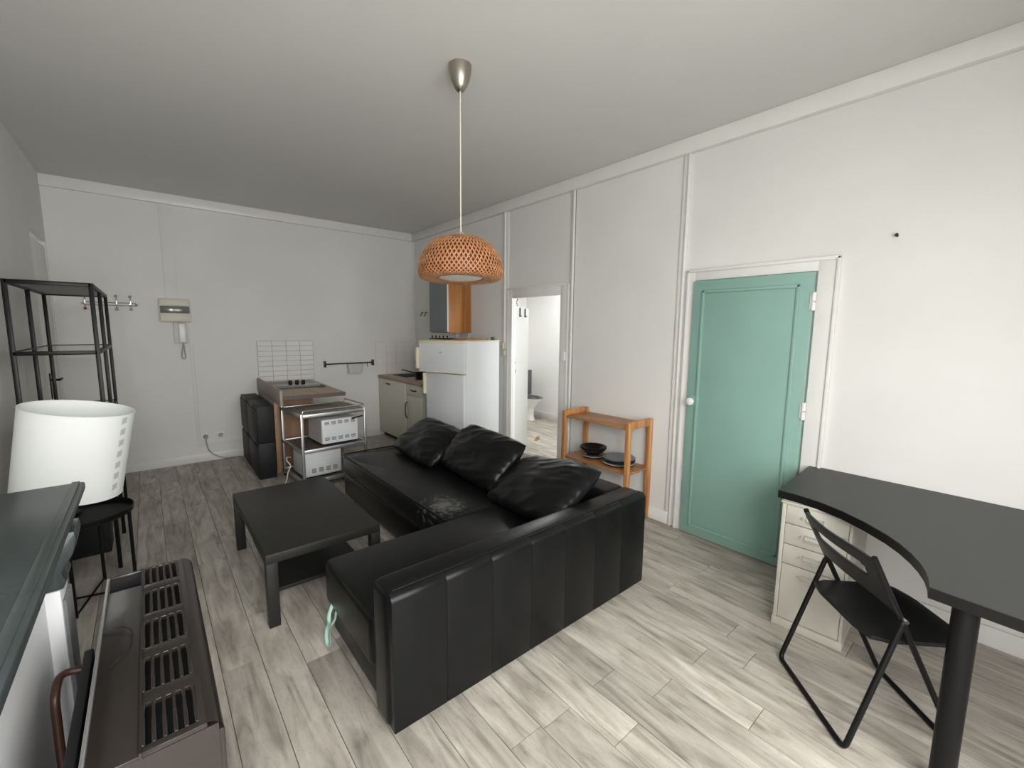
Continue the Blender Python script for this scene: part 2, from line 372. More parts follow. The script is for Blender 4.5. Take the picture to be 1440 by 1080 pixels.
# entrance door on the left wall
d3 = D.objects.new('door_3', None); C.objects.link(d3); struct(d3); d3.location = (-W, -.8, 0)
MB().box(-.045, -.008, .01, .765, .01, 2.325, bev=.003).build('door_leaf', m_trim, d3)
MB().box(-.008, 0, .17, .21, .93, 1.16, bev=.004).box(-.008, -.002, .178, .202, .94, 1.15).build('handle_plate', m_blackmetal, d3)
MB().tube([(-.004, .19, 1.10), (.055, .19, 1.10), (.055, .31, 1.10)], .010, fillet=.02).build('door_handle', m_blackmetal, d3)
# green cupboard door with its casing
d4 = D.objects.new('door_4', None); C.objects.link(d4); struct(d4)
cs = MB()
cs.box(-.020, 0, -4.503, -4.441, 0, 2.04, bev=.003).box(-.020, 0, -5.395, -5.283, 0, 2.04, bev=.003).box(-.020, 0, -5.283, -4.503, 1.962, 2.04, bev=.003)
cs.box(-.034, -.020, -4.459, -4.441, 0, 2.04, bev=.004).box(-.034, -.020, -5.395, -5.377, 0, 2.04, bev=.004).box(-.034, -.020, -5.395, -4.441, 2.022, 2.044, bev=.004)
cs.box(-.020, -.002, -5.283, -4.503, 0, .012)
cs.build('door_casing', m_trim, d4)
MB().box(-.046, -.012, -5.276, -4.505, .014, 1.956, bev=.004).build('door_leaf', m_green, d4)
mo = MB(); y0, y1, z0, z1 = -5.205, -4.575, .075, 1.885
for a in ((y0, y0+.022, z0, z1), (y1-.022, y1, z0, z1), (y0, y1, z0, z0+.022), (y0, y1, z1-.022, z1)): mo.box(-.058, -.044, a[0], a[1], a[2], a[3], bev=.006)
mo.build('panel_moulding', m_green, d4)
MB().box(-.05, -.040, -4.60, -4.51, 1.02, 1.10, bev=.004).build('lock_plate', m_green, d4)
MB().lathe([(0, 0), (.012, 0), (.010, .018), (.022, .026), (.030, .040), (.028, .052), (.016, .060), (0, .062)], 20, Matrix.Translation((-.048, -4.553, 1.06)) @ Matrix.Rotation(-pi/2, 4, 'Y')).build('door_knob', m_knob, d4)
for z in (1.09, 1.775):
    MB().cyl((-.050, -5.281, z-.055), (-.050, -5.281, z-.003), .013).cyl((-.050, -5.281, z+.003), (-.050, -5.281, z+.055), .013).box(-.052, -.03, -5.281, -5.262, z-.05, z+.05).build('hinge', m_trim, d4)

# wall tiles
def tiles(x0, x1, z0, z1, nx, nz, mat, gx, axis='x', off=0.0):
    w, h = (x1-x0)/nx, (z1-z0)/nz
    par = wall_back if axis == 'x' else wall_right
    me = None
    for i in range(nx):
        for j in range(nz):
            if me is None:
                if axis == 'x': o = MB().box(-w/2+gx, w/2-gx, -.007, 0, -h/2+gx, h/2-gx, bev=.0015, seg=1).build('tile', mat, par)
                else: o = MB().box(-.007, 0, -w/2+gx, w/2-gx, -h/2+gx, h/2-gx, bev=.0015, seg=1).build('tile', mat, par)
                me = o.data
            else: o = D.objects.new('tile', me); C.objects.link(o); o.parent = par
            c = x0+w*(i+.5); z = z0+h*(j+.5)
            o.location = (c, -.004, z) if axis == 'x' else (-.004, c, z)
            a = random.uniform(-.012, .012); b_ = random.uniform(-.012, .012)
            o.rotation_euler = (a, 0, b_) if axis == 'x' else (0, a, b_)
gb = MB().box(-2.165, -1.505, -.004, 0, .90, 1.418).build('tile_bed', m_tileg, wall_back)
tiles(-2.162, -1.508, .905, 1.415, 4, 8, m_tile, .0025)
MB().box(-.642, 0, -.004, 0, .90, 1.392).build('tile_bed', m_cream, wall_back)
tiles(-.640, -.01, .905, 1.390, 4, 3, m_tilec, .0015)
MB().box(-.004, 0, -1.40, 0, .90, 1.392).build('tile_bed', m_cream, wall_right)
tiles(-1.40, -.01, .905, 1.390, 9, 3, m_tilec, .0015, 'y')

# ------------------------------------------------------------------ corner sofa
SX0, SX1, SY0, SY1 = -2.595, -.935, -4.755, -2.185
sofa = thing('corner_sofa', 'black leather corner sofa with a chaise and a stitched side panel', 'sofa', (-1.7, -3.5, 0))
sofa_inv = Vector((1.7, 3.5, 0))
def sp(mb, name, mat=None, label=None, angle=50):
    mb.bm.transform(Matrix.Translation(sofa_inv)); return mb.build(name, mat or m_leather, sofa, label=label, angle=angle)
sp(MB().box(-1.135, SX1, -4.60, SY1, .035, .61, bev=.035, seg=4), 'backrest')
sp(MB().box(SX0, SX1, SY0+.020, -4.585, .035, .612, bev=.035, seg=4), 'side_arm')
npan = 7; pw = (SX1-SX0-.02)/npan
for i in range(npan):
    a = SX0+.01+pw*i
    pr_ = [(SY0, .045), (SY0, .572)] + [(SY0+.036-.036*math.cos(q*pi/12), .572+.036*math.sin(q*pi/12)) for q in range(1, 7)] + [(SY0+.06, .608), (SY0+.06, .045)]
    t_ = bmesh.new(); L_ = [t_.verts.new((a+.0003, y, z)) for y, z in pr_]; R2 = [t_.verts.new((a+pw-.0003, y, z)) for y, z in pr_]; n_ = len(pr_)
    t_.faces.new(L_); t_.faces.new(R2[::-1])
    for q in range(n_): t_.faces.new((L_[q], R2[q], R2[(q+1) % n_], L_[(q+1) % n_]))
    bmesh.ops.recalc_face_normals(t_, faces=list(t_.faces))
    bmesh.ops.bevel(t_, geom=[e for e in t_.edges if abs(e.verts[0].co.x-e.verts[1].co.x) < 1e-6], offset=.0022, segments=2, profile=.5, affect='EDGES')
    sp(MB().add(t_), 'side_panel', angle=35)
sp(MB().tube([(SX0+.03, SY0+.036, .6075), (SX1-.03, SY0+.036, .6075)], .0045), 'piping')
sp(MB().box(-1.885, -1.135, -3.985, SY1+.004, .045, .245, bev=.012), 'seat_base')
seat = sp(MB().grid(lambda u, v: (lambda x, y: Vector((x, y, .425 + .006*math.sin(5*y)*math.sin(6*x) - .012*(abs(u*2-1)**8 + abs(v*2-1)**12))))(-1.875+.745*u, -3.975+1.775*v), 26, 40)
          .box(-1.895, -1.135, -3.985, SY1+.004, .25, .419, bev=.022, seg=3), 'seat_cushion', m_leather_worn)
sp(MB().tube([(-1.885, -3.98, .421), (-1.885, SY1+.015, .421), (-1.14, SY1+.015, .421)], .007, fillet=.03), 'piping')
sp(MB().box(SX0+.03, -1.135, -4.59, -3.995, .045, .20, bev=.012), 'chaise_base')
sp(MB().box(SX0-.005, -1.135, -4.588, -3.985, .205, .432, bev=.034, seg=4), 'chaise_cushion')
for x, y in ((-1.05, -4.66), (-2.45, -4.66), (-1.05, -2.3), (-1.8, -2.3), (-2.45, -4.08)):
    sp(MB().box(x-.03, x+.03, y-.03, y+.03, 0, .045, bev=.004), 'foot', m_plastic)
rb = MB().tube([(-2.595, -4.085, .235), (-2.618, -4.10, .20), (-2.625, -4.115, .175), (-2.615, -4.085, .13), (-2.62, -4.06, .10), (-2.625, -4.06, .05), (-2.625, -4.085, .028), (-2.62, -4.11, .045), (-2.618, -4.10, .10), (-2.62, -4.13, .16), (-2.605, -4.15, .19), (-2.59, -4.12, .215)], .008, n=6, fillet=.02, flat=(1.2, .45))
sp(rb, 'pull_ribbon', m_mint, label='mint green ribbon loop')

def cushion(bc, tc, width, T, seed, label, tiltz=0.0):
    """Soft leather back cushion: bc / tc = middle of the lower / upper edge, width along y."""
    bc, tc = Vector(bc), Vector(tc); up = (tc-bc); Ht = up.length; up.normalize()
    a = Vector((0, 1, 0)); a = (a + Vector((0, 0, tiltz))).normalized(); a = (a - up*a.dot(up)).normalized(); n = a.cross(up).normalized()
    if n.x > 0: n = -n
    c = (bc+tc)/2; mb = MB(); N1, N2 = 56, 44
    def f(sgn):
        def g(u, v):
            s, t_ = u*2-1, v*2-1
            px = s*width/2*(1-.055*t_**6); py = t_*Ht/2*(1-.075*s**6)
            th = T/2*max(0, (1-abs(s)**4.2))**.62*max(0, (1-abs(t_)**3.6))**.62
            q = Vector((s*2.2+seed*7, t_*1.6, sgn*.5))
            edge = .35+.65*max(abs(s), abs(t_))**2
            ridge = lambda p: (1-abs(noise.noise(p)))**5
            fold = ridge(Vector((s*1.1-t_*.7+seed*3, t_*2.6+s*1.2, seed))) + .8*ridge(Vector((s*2.2+t_*2.4, t_*1.0-s*.6+seed, 3.1)))
            wr = noise.noise(q*.8)*.018 + (fold-.45)*.013*edge
            wr *= 1 if th > .004 else 0
            if sgn > 0: th = max(th*1.15 + wr*min(1, th/.03), 0)
            return a*px + up*py + n*(sgn*th)
        return g
    mb.grid(f(1), N1, N2); mb.grid(f(-1), N1, N2)
    bmesh.ops.remove_doubles(mb.bm, verts=list(mb.bm.verts), dist=.0008); bmesh.ops.recalc_face_normals(mb.bm, faces=list(mb.bm.faces))
    o = mb.build('back_cushion', m_leather, smooth=True, angle=80); o.location = c
    return tag(o, label, 'cushion', 'back cushions of the corner sofa')
cushion((-1.48, -2.68, .445), (-1.08, -2.70, .69), .80, .15, 1, 'black leather back cushion nearest the fridge, lying flattest of the three')
cushion((-1.41, -3.44, .445), (-1.08, -3.46, .755), .80, .155, 2, 'middle black leather back cushion of the sofa, between two others')
cushion((-1.52, -4.19, .455), (-1.10, -4.21, .70), .80, .15, 3, 'crumpled black leather back cushion in the corner by the sofa arm', -.20)

# ------------------------------------------------------------------ coffee table
ct = thing('coffee_table', 'low black rectangular coffee table with square legs and a lower shelf', 'table', (-2.505, -3.18, 0))
MB().box(-.308, .308, -.553, .553, .357, .408, bev=.002).build('tabletop', m_blacklam, ct)
for sx in (-1, 1):
    for sy in (-1, 1):
        a, b = sx*.308, sy*.553
        MB().box(min(a, a-sx*.055), max(a, a-sx*.055), min(b, b-sy*.055), max(b, b-sy*.055), 0, .357, bev=.0015).build('leg', m_blacklam, ct)
MB().box(-.225, .27, -.365, .40, .085, .105, bev=.001).build('shelf', m_blacklam, ct)

# ------------------------------------------------------------------ fridge
fa = math.radians(12)
fr = thing('fridge_freezer', 'white two-door fridge freezer with its top door slightly ajar', 'fridge', (-.705, -2.405, 0), fa)
# local: +y along the front (away from camera), +x depth; near front corner at origin
MB().box(.045, .585, 0, .585, .02, 1.455, bev=.006).build('body', m_fridge, fr)
MB().box(-.002, .590, -.004, .59, 1.455, 1.468, bev=.004).build('top_panel', m_yellowed, fr)
MB().box(0, .042, 0, .585, .06, 1.108, bev=.008).build('fridge_door', m_fridge, fr)
MB().box(-.028, .03, .585, .612, .86, 1.10, bev=.008).build('fridge_handle', m_yellowed, fr)
fd = D.objects.new('freezer_door', None); C.objects.link(fd); fd.parent = fr; fd.location = (.040, 0.0, 0); fd.rotation_euler = (0, 0, math.radians(11))
MB().box(-.042, 0, 0, .585, 1.130, 1.452, bev=.008).build('door_panel', m_fridge, fd)
MB().box(-.045, -.002, -.001, .587, 1.43, 1.464, bev=.008).build('door_trim', m_yellowed, fd)
MB().box(-.045, -.002, -.001, .587, 1.120, 1.136, bev=.006).build('door_trim', m_yellowed, fd)
MB().box(-.070, -.01, .585, .610, 1.155, 1.385, bev=.008).build('freezer_handle', m_yellowed, fd)
MB().box(-.0455, -.041, .28, .31, 1.335, 1.346).build('badge', m_grey, fd)
MB().box(.05, .55, .03, .55, 0, .02).build('plinth', m_plastic, fr)
# things on the fridge
fm = Matrix.Translation((-.705, -2.405, 0)) @ Matrix.Rotation(fa, 4, 'Z')
def onf(x, y, z=1.468): v = fm @ Vector((x, y, z)); return (v.x, v.y, v.z)
br = thing('bread_board', 'flat reddish wooden board lying on top of the fridge', 'board', onf(.25, .14), fa)
MB().box(-.16, .20, -.09, .09, 0, .016, bev=.004).build('board', m_pine_y, br)
MB().box(.19, .30, -.015, .015, .004, .014, bev=.004).build('handle', m_pine_y, br)
rk = thing('wire_rack', 'dark low wire rack with knobbed prongs on top of the fridge', 'rack', onf(.12, .42), fa)
r_ = MB()
r_.tube([(-.08, -.14, .012), (-.08, .14, .012), (.08, .14, .012), (.08, -.14, .012)], .006, closed=True)
for i in range(5): r_.tube([(-.08, -.12+.06*i, .014), (.08, -.12+.06*i, .014)], .005)
r_.build('frame', m_blackmetal, rk)
for i in range(5): MB().cyl((-.05, -.12+.06*i, .014), (-.06, -.12+.06*i, .036), .004).sphere((-.06, -.12+.06*i, .038), .010, 8).build('prong', m_blackmetal, rk)
for (x, y), lb in zip([(.19, .27), (.30, .20)], ['clear drinking glass on the fridge, the one nearer the wire rack', 'clear drinking glass on the fridge, beside the wooden board']):
    g = thing('drinking_glass', lb, 'glass', onf(x, y, 1.4685), 0, 'glasses on top of the fridge')
    MB().lathe([(0, 0), (.020, 0), (.025, .066), (.023, .066), (.018, .006), (0, .006)], 20).build('tumbler', m_glass, g)
pt = thing('small_pot', 'small dark round pot at the back corner of the fridge top', 'pot', onf(.53, .05), 0)
MB().lathe([(0, 0), (.020, 0), (.027, .016), (.022, .032), (.010, .036), (0, .036)], 18).build('body', m_seatgrey, pt)

# ------------------------------------------------------------------ kitchenette
kc = thing('sink_cabinet', 'cream kitchen base cabinet with one tall door in the corner', 'cabinet', (-.6, 0, 0))
MB().box(.02, .58, -.862, -.004, .09, .872).build('carcass', m_cream, kc)
dr = MB().box(-.012, .018, -.862, -.006, .075, .865, bev=.003).build('door', m_cream, kc)
MB().box(-.03, -.012, -.40, -.29, .798, .816, bev=.004).build('handle', m_shoe_handle, dr)
MB().box(.06, .5, -.85, -.01, 0, .09).build('plinth', m_plastic, kc)
kc2 = thing('drawer_cabinet', 'narrow cream kitchen cabinet with a drawer above a door', 'cabinet', (-.6, -.87, 0))
MB().box(.02, .58, -.432, 0, .09, .868).build('carcass', m_cream, kc2)
d_ = MB().box(0, .018, -.43, -.012, .722, .862, bev=.003).build('drawer', m_cream, kc2)
MB().tube([(0, -.29, .79), (-.024, -.28, .79), (-.03, -.225, .79), (-.024, -.17, .79), (0, -.16, .79)], .007, fillet=.012).build('handle', m_shoe_handle, d_)
d_ = MB().box(0, .018, -.43, -.012, .095, .715, bev=.003).build('door', m_cream, kc2)
MB().tube([(0, -.035, .62), (-.025, -.035, .60), (-.034, -.035, .51), (-.025, -.035, .42), (0, -.035, .40)], .007, fillet=.03).build('handle', m_shoe_handle, d_)
MB().box(.06, .5, -.42, 0, 0, .09).build('plinth', m_plastic, kc2)
wt = thing('sink_worktop', 'brown kitchen worktop with inset steel sink in the corner', 'worktop', (-.62, 0, .873))
MB().box(0, .60, -1.335, -.012, 0, .036, bev=.003).build('slab', m_top, wt)
sk = MB().box(.10, .50, -1.02, -.12, .0355, .040, bev=.002).build('sink', m_steel, wt)
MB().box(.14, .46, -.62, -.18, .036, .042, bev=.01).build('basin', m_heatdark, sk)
MB().cyl((.48, -.55, .04), (.48, -.55, .20), .014).tube([(.48, -.55, .20), (.48, -.55, .25), (.34, -.50, .24)], .010, fillet=.03).build('tap', m_chrome, wt)
pn = thing('saucepan', 'black saucepan with its handle over the sink worktop', 'pan', (-.36, -.86, .915))
MB().lathe([(0, 0), (.075, 0), (.085, .01), (.088, .085), (.084, .085), (.08, .012), (0, .010)], 26).build('pot', m_blackmetal, pn)
MB().tube([(-.08, .02, .075), (-.14, .09, .095), (-.20, .17, .115)], .012, flat=(1.3, .7)).build('handle', m_plastic, pn)
wc = thing('wall_cabinet', 'pine wall cabinet with a blue-grey door above the fridge', 'cabinet', (0, -1.1, 1.54))
MB().box(-.335, 0, -.43, 0, 0, .70, bev=.002).build('carcass', m_oak, wc)
MB().box(-.358, -.337, -.43, 0, .012, .70, bev=.002).build('door', m_greydoor, wc)
MB().box(-.357, -.338, -.4315, -.4295, .012, .70).build('door_edge', m_ivory, wc)
hk = thing('hook_strip', 'small steel double hook on the wall by the grey cabinet', 'hook', (0, -.33, 1.83))
MB().box(-.006, 0, -.10, .10, -.01, .012, bev=.002).build('plate', m_chrome, hk)
for y in (-.06, .06): MB().tube([(-.005, y, 0), (-.03, y, -.005), (-.035, y, -.045), (-.05, y, -.05)], .006, fillet=.012).build('hook', m_shoe_handle, hk)

# ------------------------------------------------------------------ cooking peninsula
st = thing('cooking_counter', 'wooden cooking counter jutting from the tiled wall with overhanging top', 'counter', (-1.835, 0, 0), math.radians(-1.6))
MB().box(-.325, .29, -1.40, -.014, .862, .895, bev=.003).build('worktop', m_top, st)
MB().box(-.325, .293, -1.407, -1.3985, .855, .8955).build('front_edge', M('worktop_edge', (.10, .078, .065), .5), st)
MB().box(-.352, -.327, -1.42, -.014, .80, .958, bev=.002).build('side_upstand', m_panel, st)
MB().box(-.345, -.325, -1.0, -.02, 0, .80, bev=.002).build('side_panel', m_panel, st)
MB().box(-.325, .06, -.98, -.02, .02, .862).build('carcass', m_brownply, st)
MB().box(-.345, -.29, -1.02, -.98, .0, .862, bev=.002).build('corner_post', M('light_brown_post', (.36, .22, .125), .5, var=.15, vscale=12), st)
MB().box(-.325, .06, -1.02, -.98, .80, .862, bev=.002).build('front_rail', m_brownply, st)
hb = thing('electric_hob', 'black glass electric hob set in the wooden counter', 'hob', (-1.86, -.50, .895), math.radians(-1.6))
MB().box(-.26, .26, -.33, .24, 0, .008, bev=.003).build('glass', m_glassdark, hb)
for x in (-.02, .055, .125): MB().lathe([(0, 0), (.022, 0), (.022, .012), (.018, .030), (0, .032)], 16, Matrix.Translation((x, .20-abs(x)*.2, .008))).build('knob', m_plastic, hb)
for r, x, y in ((.088, -.13, -.12), (.068, .13, -.14)): MB().lathe([(r-.003, .0078), (r, .0095), (r+.003, .0078)], 30, Matrix.Translation((x, y, 0))).build('ring', m_grey, hb)

# black tip-out shoe cabinets, two wide and two high
def tronc(y0, z0, label, proto=[None]):
    if proto[0] is None:
        o = thing('shoe_cabinet', label, 'cabinet', (0, 0, 0), 0, 'black shoe cabinets beside the cooking counter')
        MB().box(-.135, .02, -.273, .273, 0, .384, bev=.003).build('body', m_shoe, o)
        MB().box(-.146, -.136, -.272, .272, .004, .352, bev=.003).build('flap', m_shoe, o)
        MB().box(-.139, -.134, -.12, .12, .354, .3845, bev=.001).build('grip_recess', m_edge, o)
        MB().box(-.12, -.03, -.273, -.262, .381, .384).build('seam', m_edge, o)
        proto[0] = o
    else: o = copy_tree(proto[0]); o['label'] = label
    return placed(o, -2.242+(y0+.315)*.021, y0, z0, math.radians(-1.2))
tronc(-.865, 0, 'lower black tip-out shoe cabinet facing the room, beneath its twin')
tronc(-.865, .388, 'upper black tip-out shoe cabinet with finger slot, nearer the room')
tronc(-.315, 0, 'lower black tip-out shoe cabinet against the back wall')
tronc(-.315, .388, 'upper black tip-out shoe cabinet against the back wall')

# ------------------------------------------------------------------ metal trolley and ovens
tr = thing('kitchen_trolley', 'aluminium three-tier trolley holding a microwave and an oven', 'trolley', (-1.825, -1.425, 0), math.radians(3.5))
hw, hd = .315, .305
for sx in (-1, 1):
    for sy in (-1, 1):
        MB().box(sx*hw-.0125, sx*hw+.0125, sy*hd-.0125, sy*hd+.0125, .03, .76, bev=.003).build('leg', m_alu, tr)
        MB().cyl((sx*hw-.008, sy*hd, .018), (sx*hw+.008, sy*hd, .018), .018).build('caster', m_plastic, tr)
for z, nm in ((.735, 'top_shelf'), (.385, 'middle_shelf'), (.075, 'bottom_shelf')):
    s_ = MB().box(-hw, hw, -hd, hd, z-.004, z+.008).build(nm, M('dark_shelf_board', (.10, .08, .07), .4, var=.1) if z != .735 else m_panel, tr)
    f_ = MB()
    f_.box(-hw, hw, -hd-.012, -hd+.012, z-.018, z+.016, bev=.003).box(-hw, hw, hd-.012, hd+.012, z-.018, z+.016, bev=.003)
    f_.box(-hw-.012, -hw+.012, -hd, hd, z-.018, z+.016, bev=.003).box(hw-.012, hw+.012, -hd, hd, z-.018, z+.016, bev=.003)
    f_.build('shelf_rail', m_alu, s_)
    if nm == 'top_shelf':
        for i in range(7): MB().box(-hw+.02+i*.086, -hw+.09+i*.086, -hd+.015, hd-.015, z+.008, z+.011).build('slat', m_panel, s_)
MB().tube([(-hw+.01, -hd, .75), (-hw+.01, -hd, .785), (hw-.01, -hd, .785), (hw-.01, -hd, .75)], .006, fillet=.02).build('gallery_rail', m_chrome, tr)
MB().tube([(hw, -hd+.02, .75), (hw, -hd+.02, .79), (hw, hd-.1, .79), (hw, hd-.1, .75)], .006, fillet=.02).build('gallery_rail', m_chrome, tr)
def vents(par, xs, zs, w, y, n=2):
    for x in xs:
        for z in zs:
            v_ = MB()
            for q in range(n+1): v_.box(x-w/2, x+w/2, y-.002, y+.004, z-.012+q*.012, z-.012+q*.012+.005)
            v_.box(x-w/2, x-w/2+.002, y-.001, y+.004, z-.012, z-.007+n*.012).build('vent', m_heatdark, par)
mw = thing('microwave', 'white microwave seen from its vented back on the middle trolley shelf', 'microwave', (-1.745, -1.46, .401), math.radians(3.5))
MB().box(-.185, .185, -.205, .19, .012, .262, bev=.008).build('casing', m_fridge, mw)
MB().box(-.1865, -.184, -.19, .185, .02, .255).build('side_skin', m_lightgrey, mw)
vents(mw, [-.135+.0675*i for i in range(5)], [.060, .222], .044, -.2055)
MB().box(-.18, .18, -.20, .18, 0, .013).build('feet', m_plastic, mw)
MB().tube([(.12, -.207, .245), (.20, -.24, .262), (.23, -.22, .262)], .008).build('cable_stub', m_plastic, mw)
ov = thing('mini_oven', 'white mini oven with slotted back on the bottom trolley shelf', 'oven', (-1.90, -1.50, .089), math.radians(3.5))
MB().prism([(-.205, -.16), (.165, -.16), (.165, .20), (-.205, .20)], .008, .262, bev=.016, seg=3).build('casing', m_fridge, ov)
MB().box(-.14, .13, -.166, -.158, .205, .222, bev=.003).build('rib', m_fridge, ov)
vents(ov, [-.115, -.045, .025, .095], [.062], .042, -.1605, 3)
MB().box(-.222, -.203, -.155, -.10, .03, .21, bev=.01).build('side_grip', m_white, ov)
MB().box(-.19, .15, -.15, .19, 0, .010).build('feet', m_plastic, ov)
cb = MB().tube([(-2.135, -1.30, .235), (-2.185, -1.36, .26), (-2.20, -1.42, .235), (-2.165, -1.45, .19), (-2.20, -1.44, .12), (-2.215, -1.47, .06), (-2.27, -1.56, .012), (-2.22, -1.60, .010), (-2.14, -1.54, .012)], .0065, n=6, fillet=.05).build('power_cable', m_cord)
tag(cb, 'cream power cable hanging in loops beside the trolley', 'cable')

# ------------------------------------------------------------------ pine shelf with crockery
ps = thing('pine_shelf_unit', 'honey pine two-shelf unit on tall legs beside the bathroom doorway', 'shelf', (-.175, -3.84, 0))
hx, hy = .150, .345
for sx in (-1, 1):
    for sy in (-1, 1):
        MB().box(sx*hx-.018, sx*hx+.018, sy*hy-.022 if sy > 0 else -hy-.022, sy*hy+.022 if sy > 0 else -hy+.022, 0, .862, bev=.008, seg=3).build('leg', m_pine, ps)
for sy in (-1, 1):
    MB().box(-hx+.018, hx-.018, sy*(hy)-.012, sy*(hy)+.012, .800, .865, bev=.008).build('end_rail', m_pine, ps)
    MB().box(-hx+.018, hx-.018, sy*(hy)-.010, sy*(hy)+.010, .02, .085, bev=.006).build('end_rail', m_pine, ps)
MB().box(-hx-.005, hx+.010, -hy+.012, hy-.012, .800, .818, bev=.002).build('top_shelf', m_pine_y, ps)
MB().box(-hx-.005, hx+.010, -hy-.010, hy+.010, .428, .446, bev=.002).build('lower_shelf', m_pine_y, ps)
SHX, SHZ = -.175, .4465
def plate(x, y, z, r, m_, name, lab, grp, cat='plate', h=.014):
    o = MB().lathe([(0, 0), (r*.62, 0), (r*.68, .003), (r, h), (r*.985, h+.003), (r*.66, .007), (0, .006)], 34).build(name, m_); o.location = (x, y, z)
    return tag(o, lab, cat, grp)
bx, by = SHX-.005, -3.72
plate(bx, by, SHZ, .098, m_blackglaze, 'dinner_plate', 'black plate at the foot of the pile under the black bowls', 'black bowl pile')
plate(bx, by, SHZ+.011, .098, m_paleglaze, 'dinner_plate', 'pale-rimmed plate in the pile under the black bowls', 'black bowl pile')
plate(bx, by, SHZ+.022, .098, m_blackglaze, 'dinner_plate', 'black plate directly below the black bowls', 'black bowl pile')
def bowl(z, lab, rx=0):
    o = MB().lathe([(0, 0), (.055, 0), (.06, .004), (.104, .036), (.119, .058), (.115, .059), (.100, .038), (.052, .008), (0, .007)], 36).build('bowl', m_blackglaze)
    o.location = (bx, by, z); o.rotation_euler = (rx, 0, 0); tag(o, lab, 'bowl', 'black bowl pile')
bowl(SHZ+.034, 'lower black bowl of two stacked on the pine shelf'); bowl(SHZ+.046, 'upper black bowl of two stacked on the pine shelf')
qx, qy = SHX+.0, -3.995
plate(qx, qy, SHZ, .136, m_blackglaze, 'dinner_plate', 'black plate lowest in the flat grey-topped pile', 'grey plate pile')
plate(qx, qy, SHZ+.012, .139, m_paleglaze, 'dinner_plate', 'pale-rimmed plate second in the flat grey-topped pile', 'grey plate pile')
plate(qx, qy, SHZ+.024, .136, m_blackglaze, 'dinner_plate', 'black plate third in the flat grey-topped pile', 'grey plate pile')
plate(qx, qy, SHZ+.036, .138, m_blackglaze, 'dinner_plate', 'black plate just under the slate grey plate', 'grey plate pile')
gp = MB().lathe([(0, 0), (.09, 0), (.134, .012), (.140, .020), (.132, .022), (.085, .019), (0, .018)], 36).build('dinner_plate', m_slate); gp.location = (qx, qy, SHZ+.048)
tag(gp, 'flat slate grey plate on top of the pile on the pine shelf', 'plate', 'grey plate pile')

# ------------------------------------------------------------------ pendant lamp
PX, PY = -1.797, -4.027
pl = thing('pendant_lamp', 'woven bamboo dome pendant lamp hanging on a long cord', 'lamp', (PX, PY, 0))
MB().lathe([(0, 2.868), (.012, 2.868), (.022, 2.872), (.034, 2.890), (.050, 2.925), (.060, 2.965), (.062, 3.0), (0, 3.0)], 36).build('canopy', m_nickel, pl)
MB().cyl((0, 0, 2.10), (0, 0, 2.87), .0035, n=8).build('cord', m_cord, pl)
psh = D.objects.new('shade', None); C.objects.link(psh); psh.parent = pl; psh.location = (0, 0, 2.12)
psh.rotation_euler = Matrix.Rotation(math.radians(-2.2), 3, Vector((.84, -.55, 0))).to_euler()
MB().lathe([(.0, 2.130), (.012, 2.130), (.020, 2.122), (.040, 2.113), (.050, 2.104), (0, 2.104)], 24).build('cap', m_grey, pl)
DP = [(.050, -.018), (.110, -.029), (.166, -.060), (.208, -.108), (.230, -.160), (.236, -.206), (.233, -.240), (.214, -.256), (.172, -.256), (.128, -.248)]
def dome(s, dr=0.0):
    s = max(0, min(.9999, s))*(len(DP)-1); i = int(s); f = s-i
    P = [Vector(DP[max(0, min(len(DP)-1, j))]) for j in (i-1, i, i+1, i+2)]
    p = .5*((2*P[1]) + (-P[0]+P[2])*f + (2*P[0]-5*P[1]+4*P[2]-P[3])*f*f + (-P[0]+3*P[1]-3*P[2]+P[3])*f**3)
    return p.x+dr, p.y
wv = MB(); NS, SEG = 60, 34
t_ = bmesh.new()
for sgn in (-1, 1):
    for k_ in range(NS):
        prev = None
        for i in range(SEG+1):
            s = i/SEG; th = 2*pi*k_/NS + sgn*s*1.15
            up_ = .0016*sgn*(1 if (i % 2) else -1)
            r, z = dome(s, .002+up_)
            hw_ = .0042 if s > .12 else .003
            dth = hw_/max(r, .03)
            # strip width lies across its run direction
            a = t_.verts.new((r*math.cos(th-dth), r*math.sin(th-dth), z)); b = t_.verts.new((r*math.cos(th+dth), r*math.sin(th+dth), z))
            if prev: t_.faces.new((prev[0], prev[1], b, a))
            prev = (a, b)
bmesh.ops.recalc_face_normals(t_, faces=list(t_.faces)); wv.add(t_)
w_o = wv.build('woven_shade', m_bamboo, psh, smooth=False); w_o['kind'] = 'stuff'
sm = w_o.modifiers.new('thickness', 'SOLIDIFY'); sm.thickness = .0018
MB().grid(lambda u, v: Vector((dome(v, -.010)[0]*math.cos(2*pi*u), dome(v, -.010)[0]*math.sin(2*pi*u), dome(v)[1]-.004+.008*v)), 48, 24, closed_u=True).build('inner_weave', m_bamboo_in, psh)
MB().tube([(.133*math.cos(2*pi*i/40), .133*math.sin(2*pi*i/40), -.247) for i in range(40)], .005, closed=True).build('bottom_rim', m_bamboo, psh)
MB().lathe([(0, -.246), (.122, -.246), (.124, -.238), (.124, -.14), (.10, -.12), (0, -.12)], 36).build('diffuser', m_opal, psh)

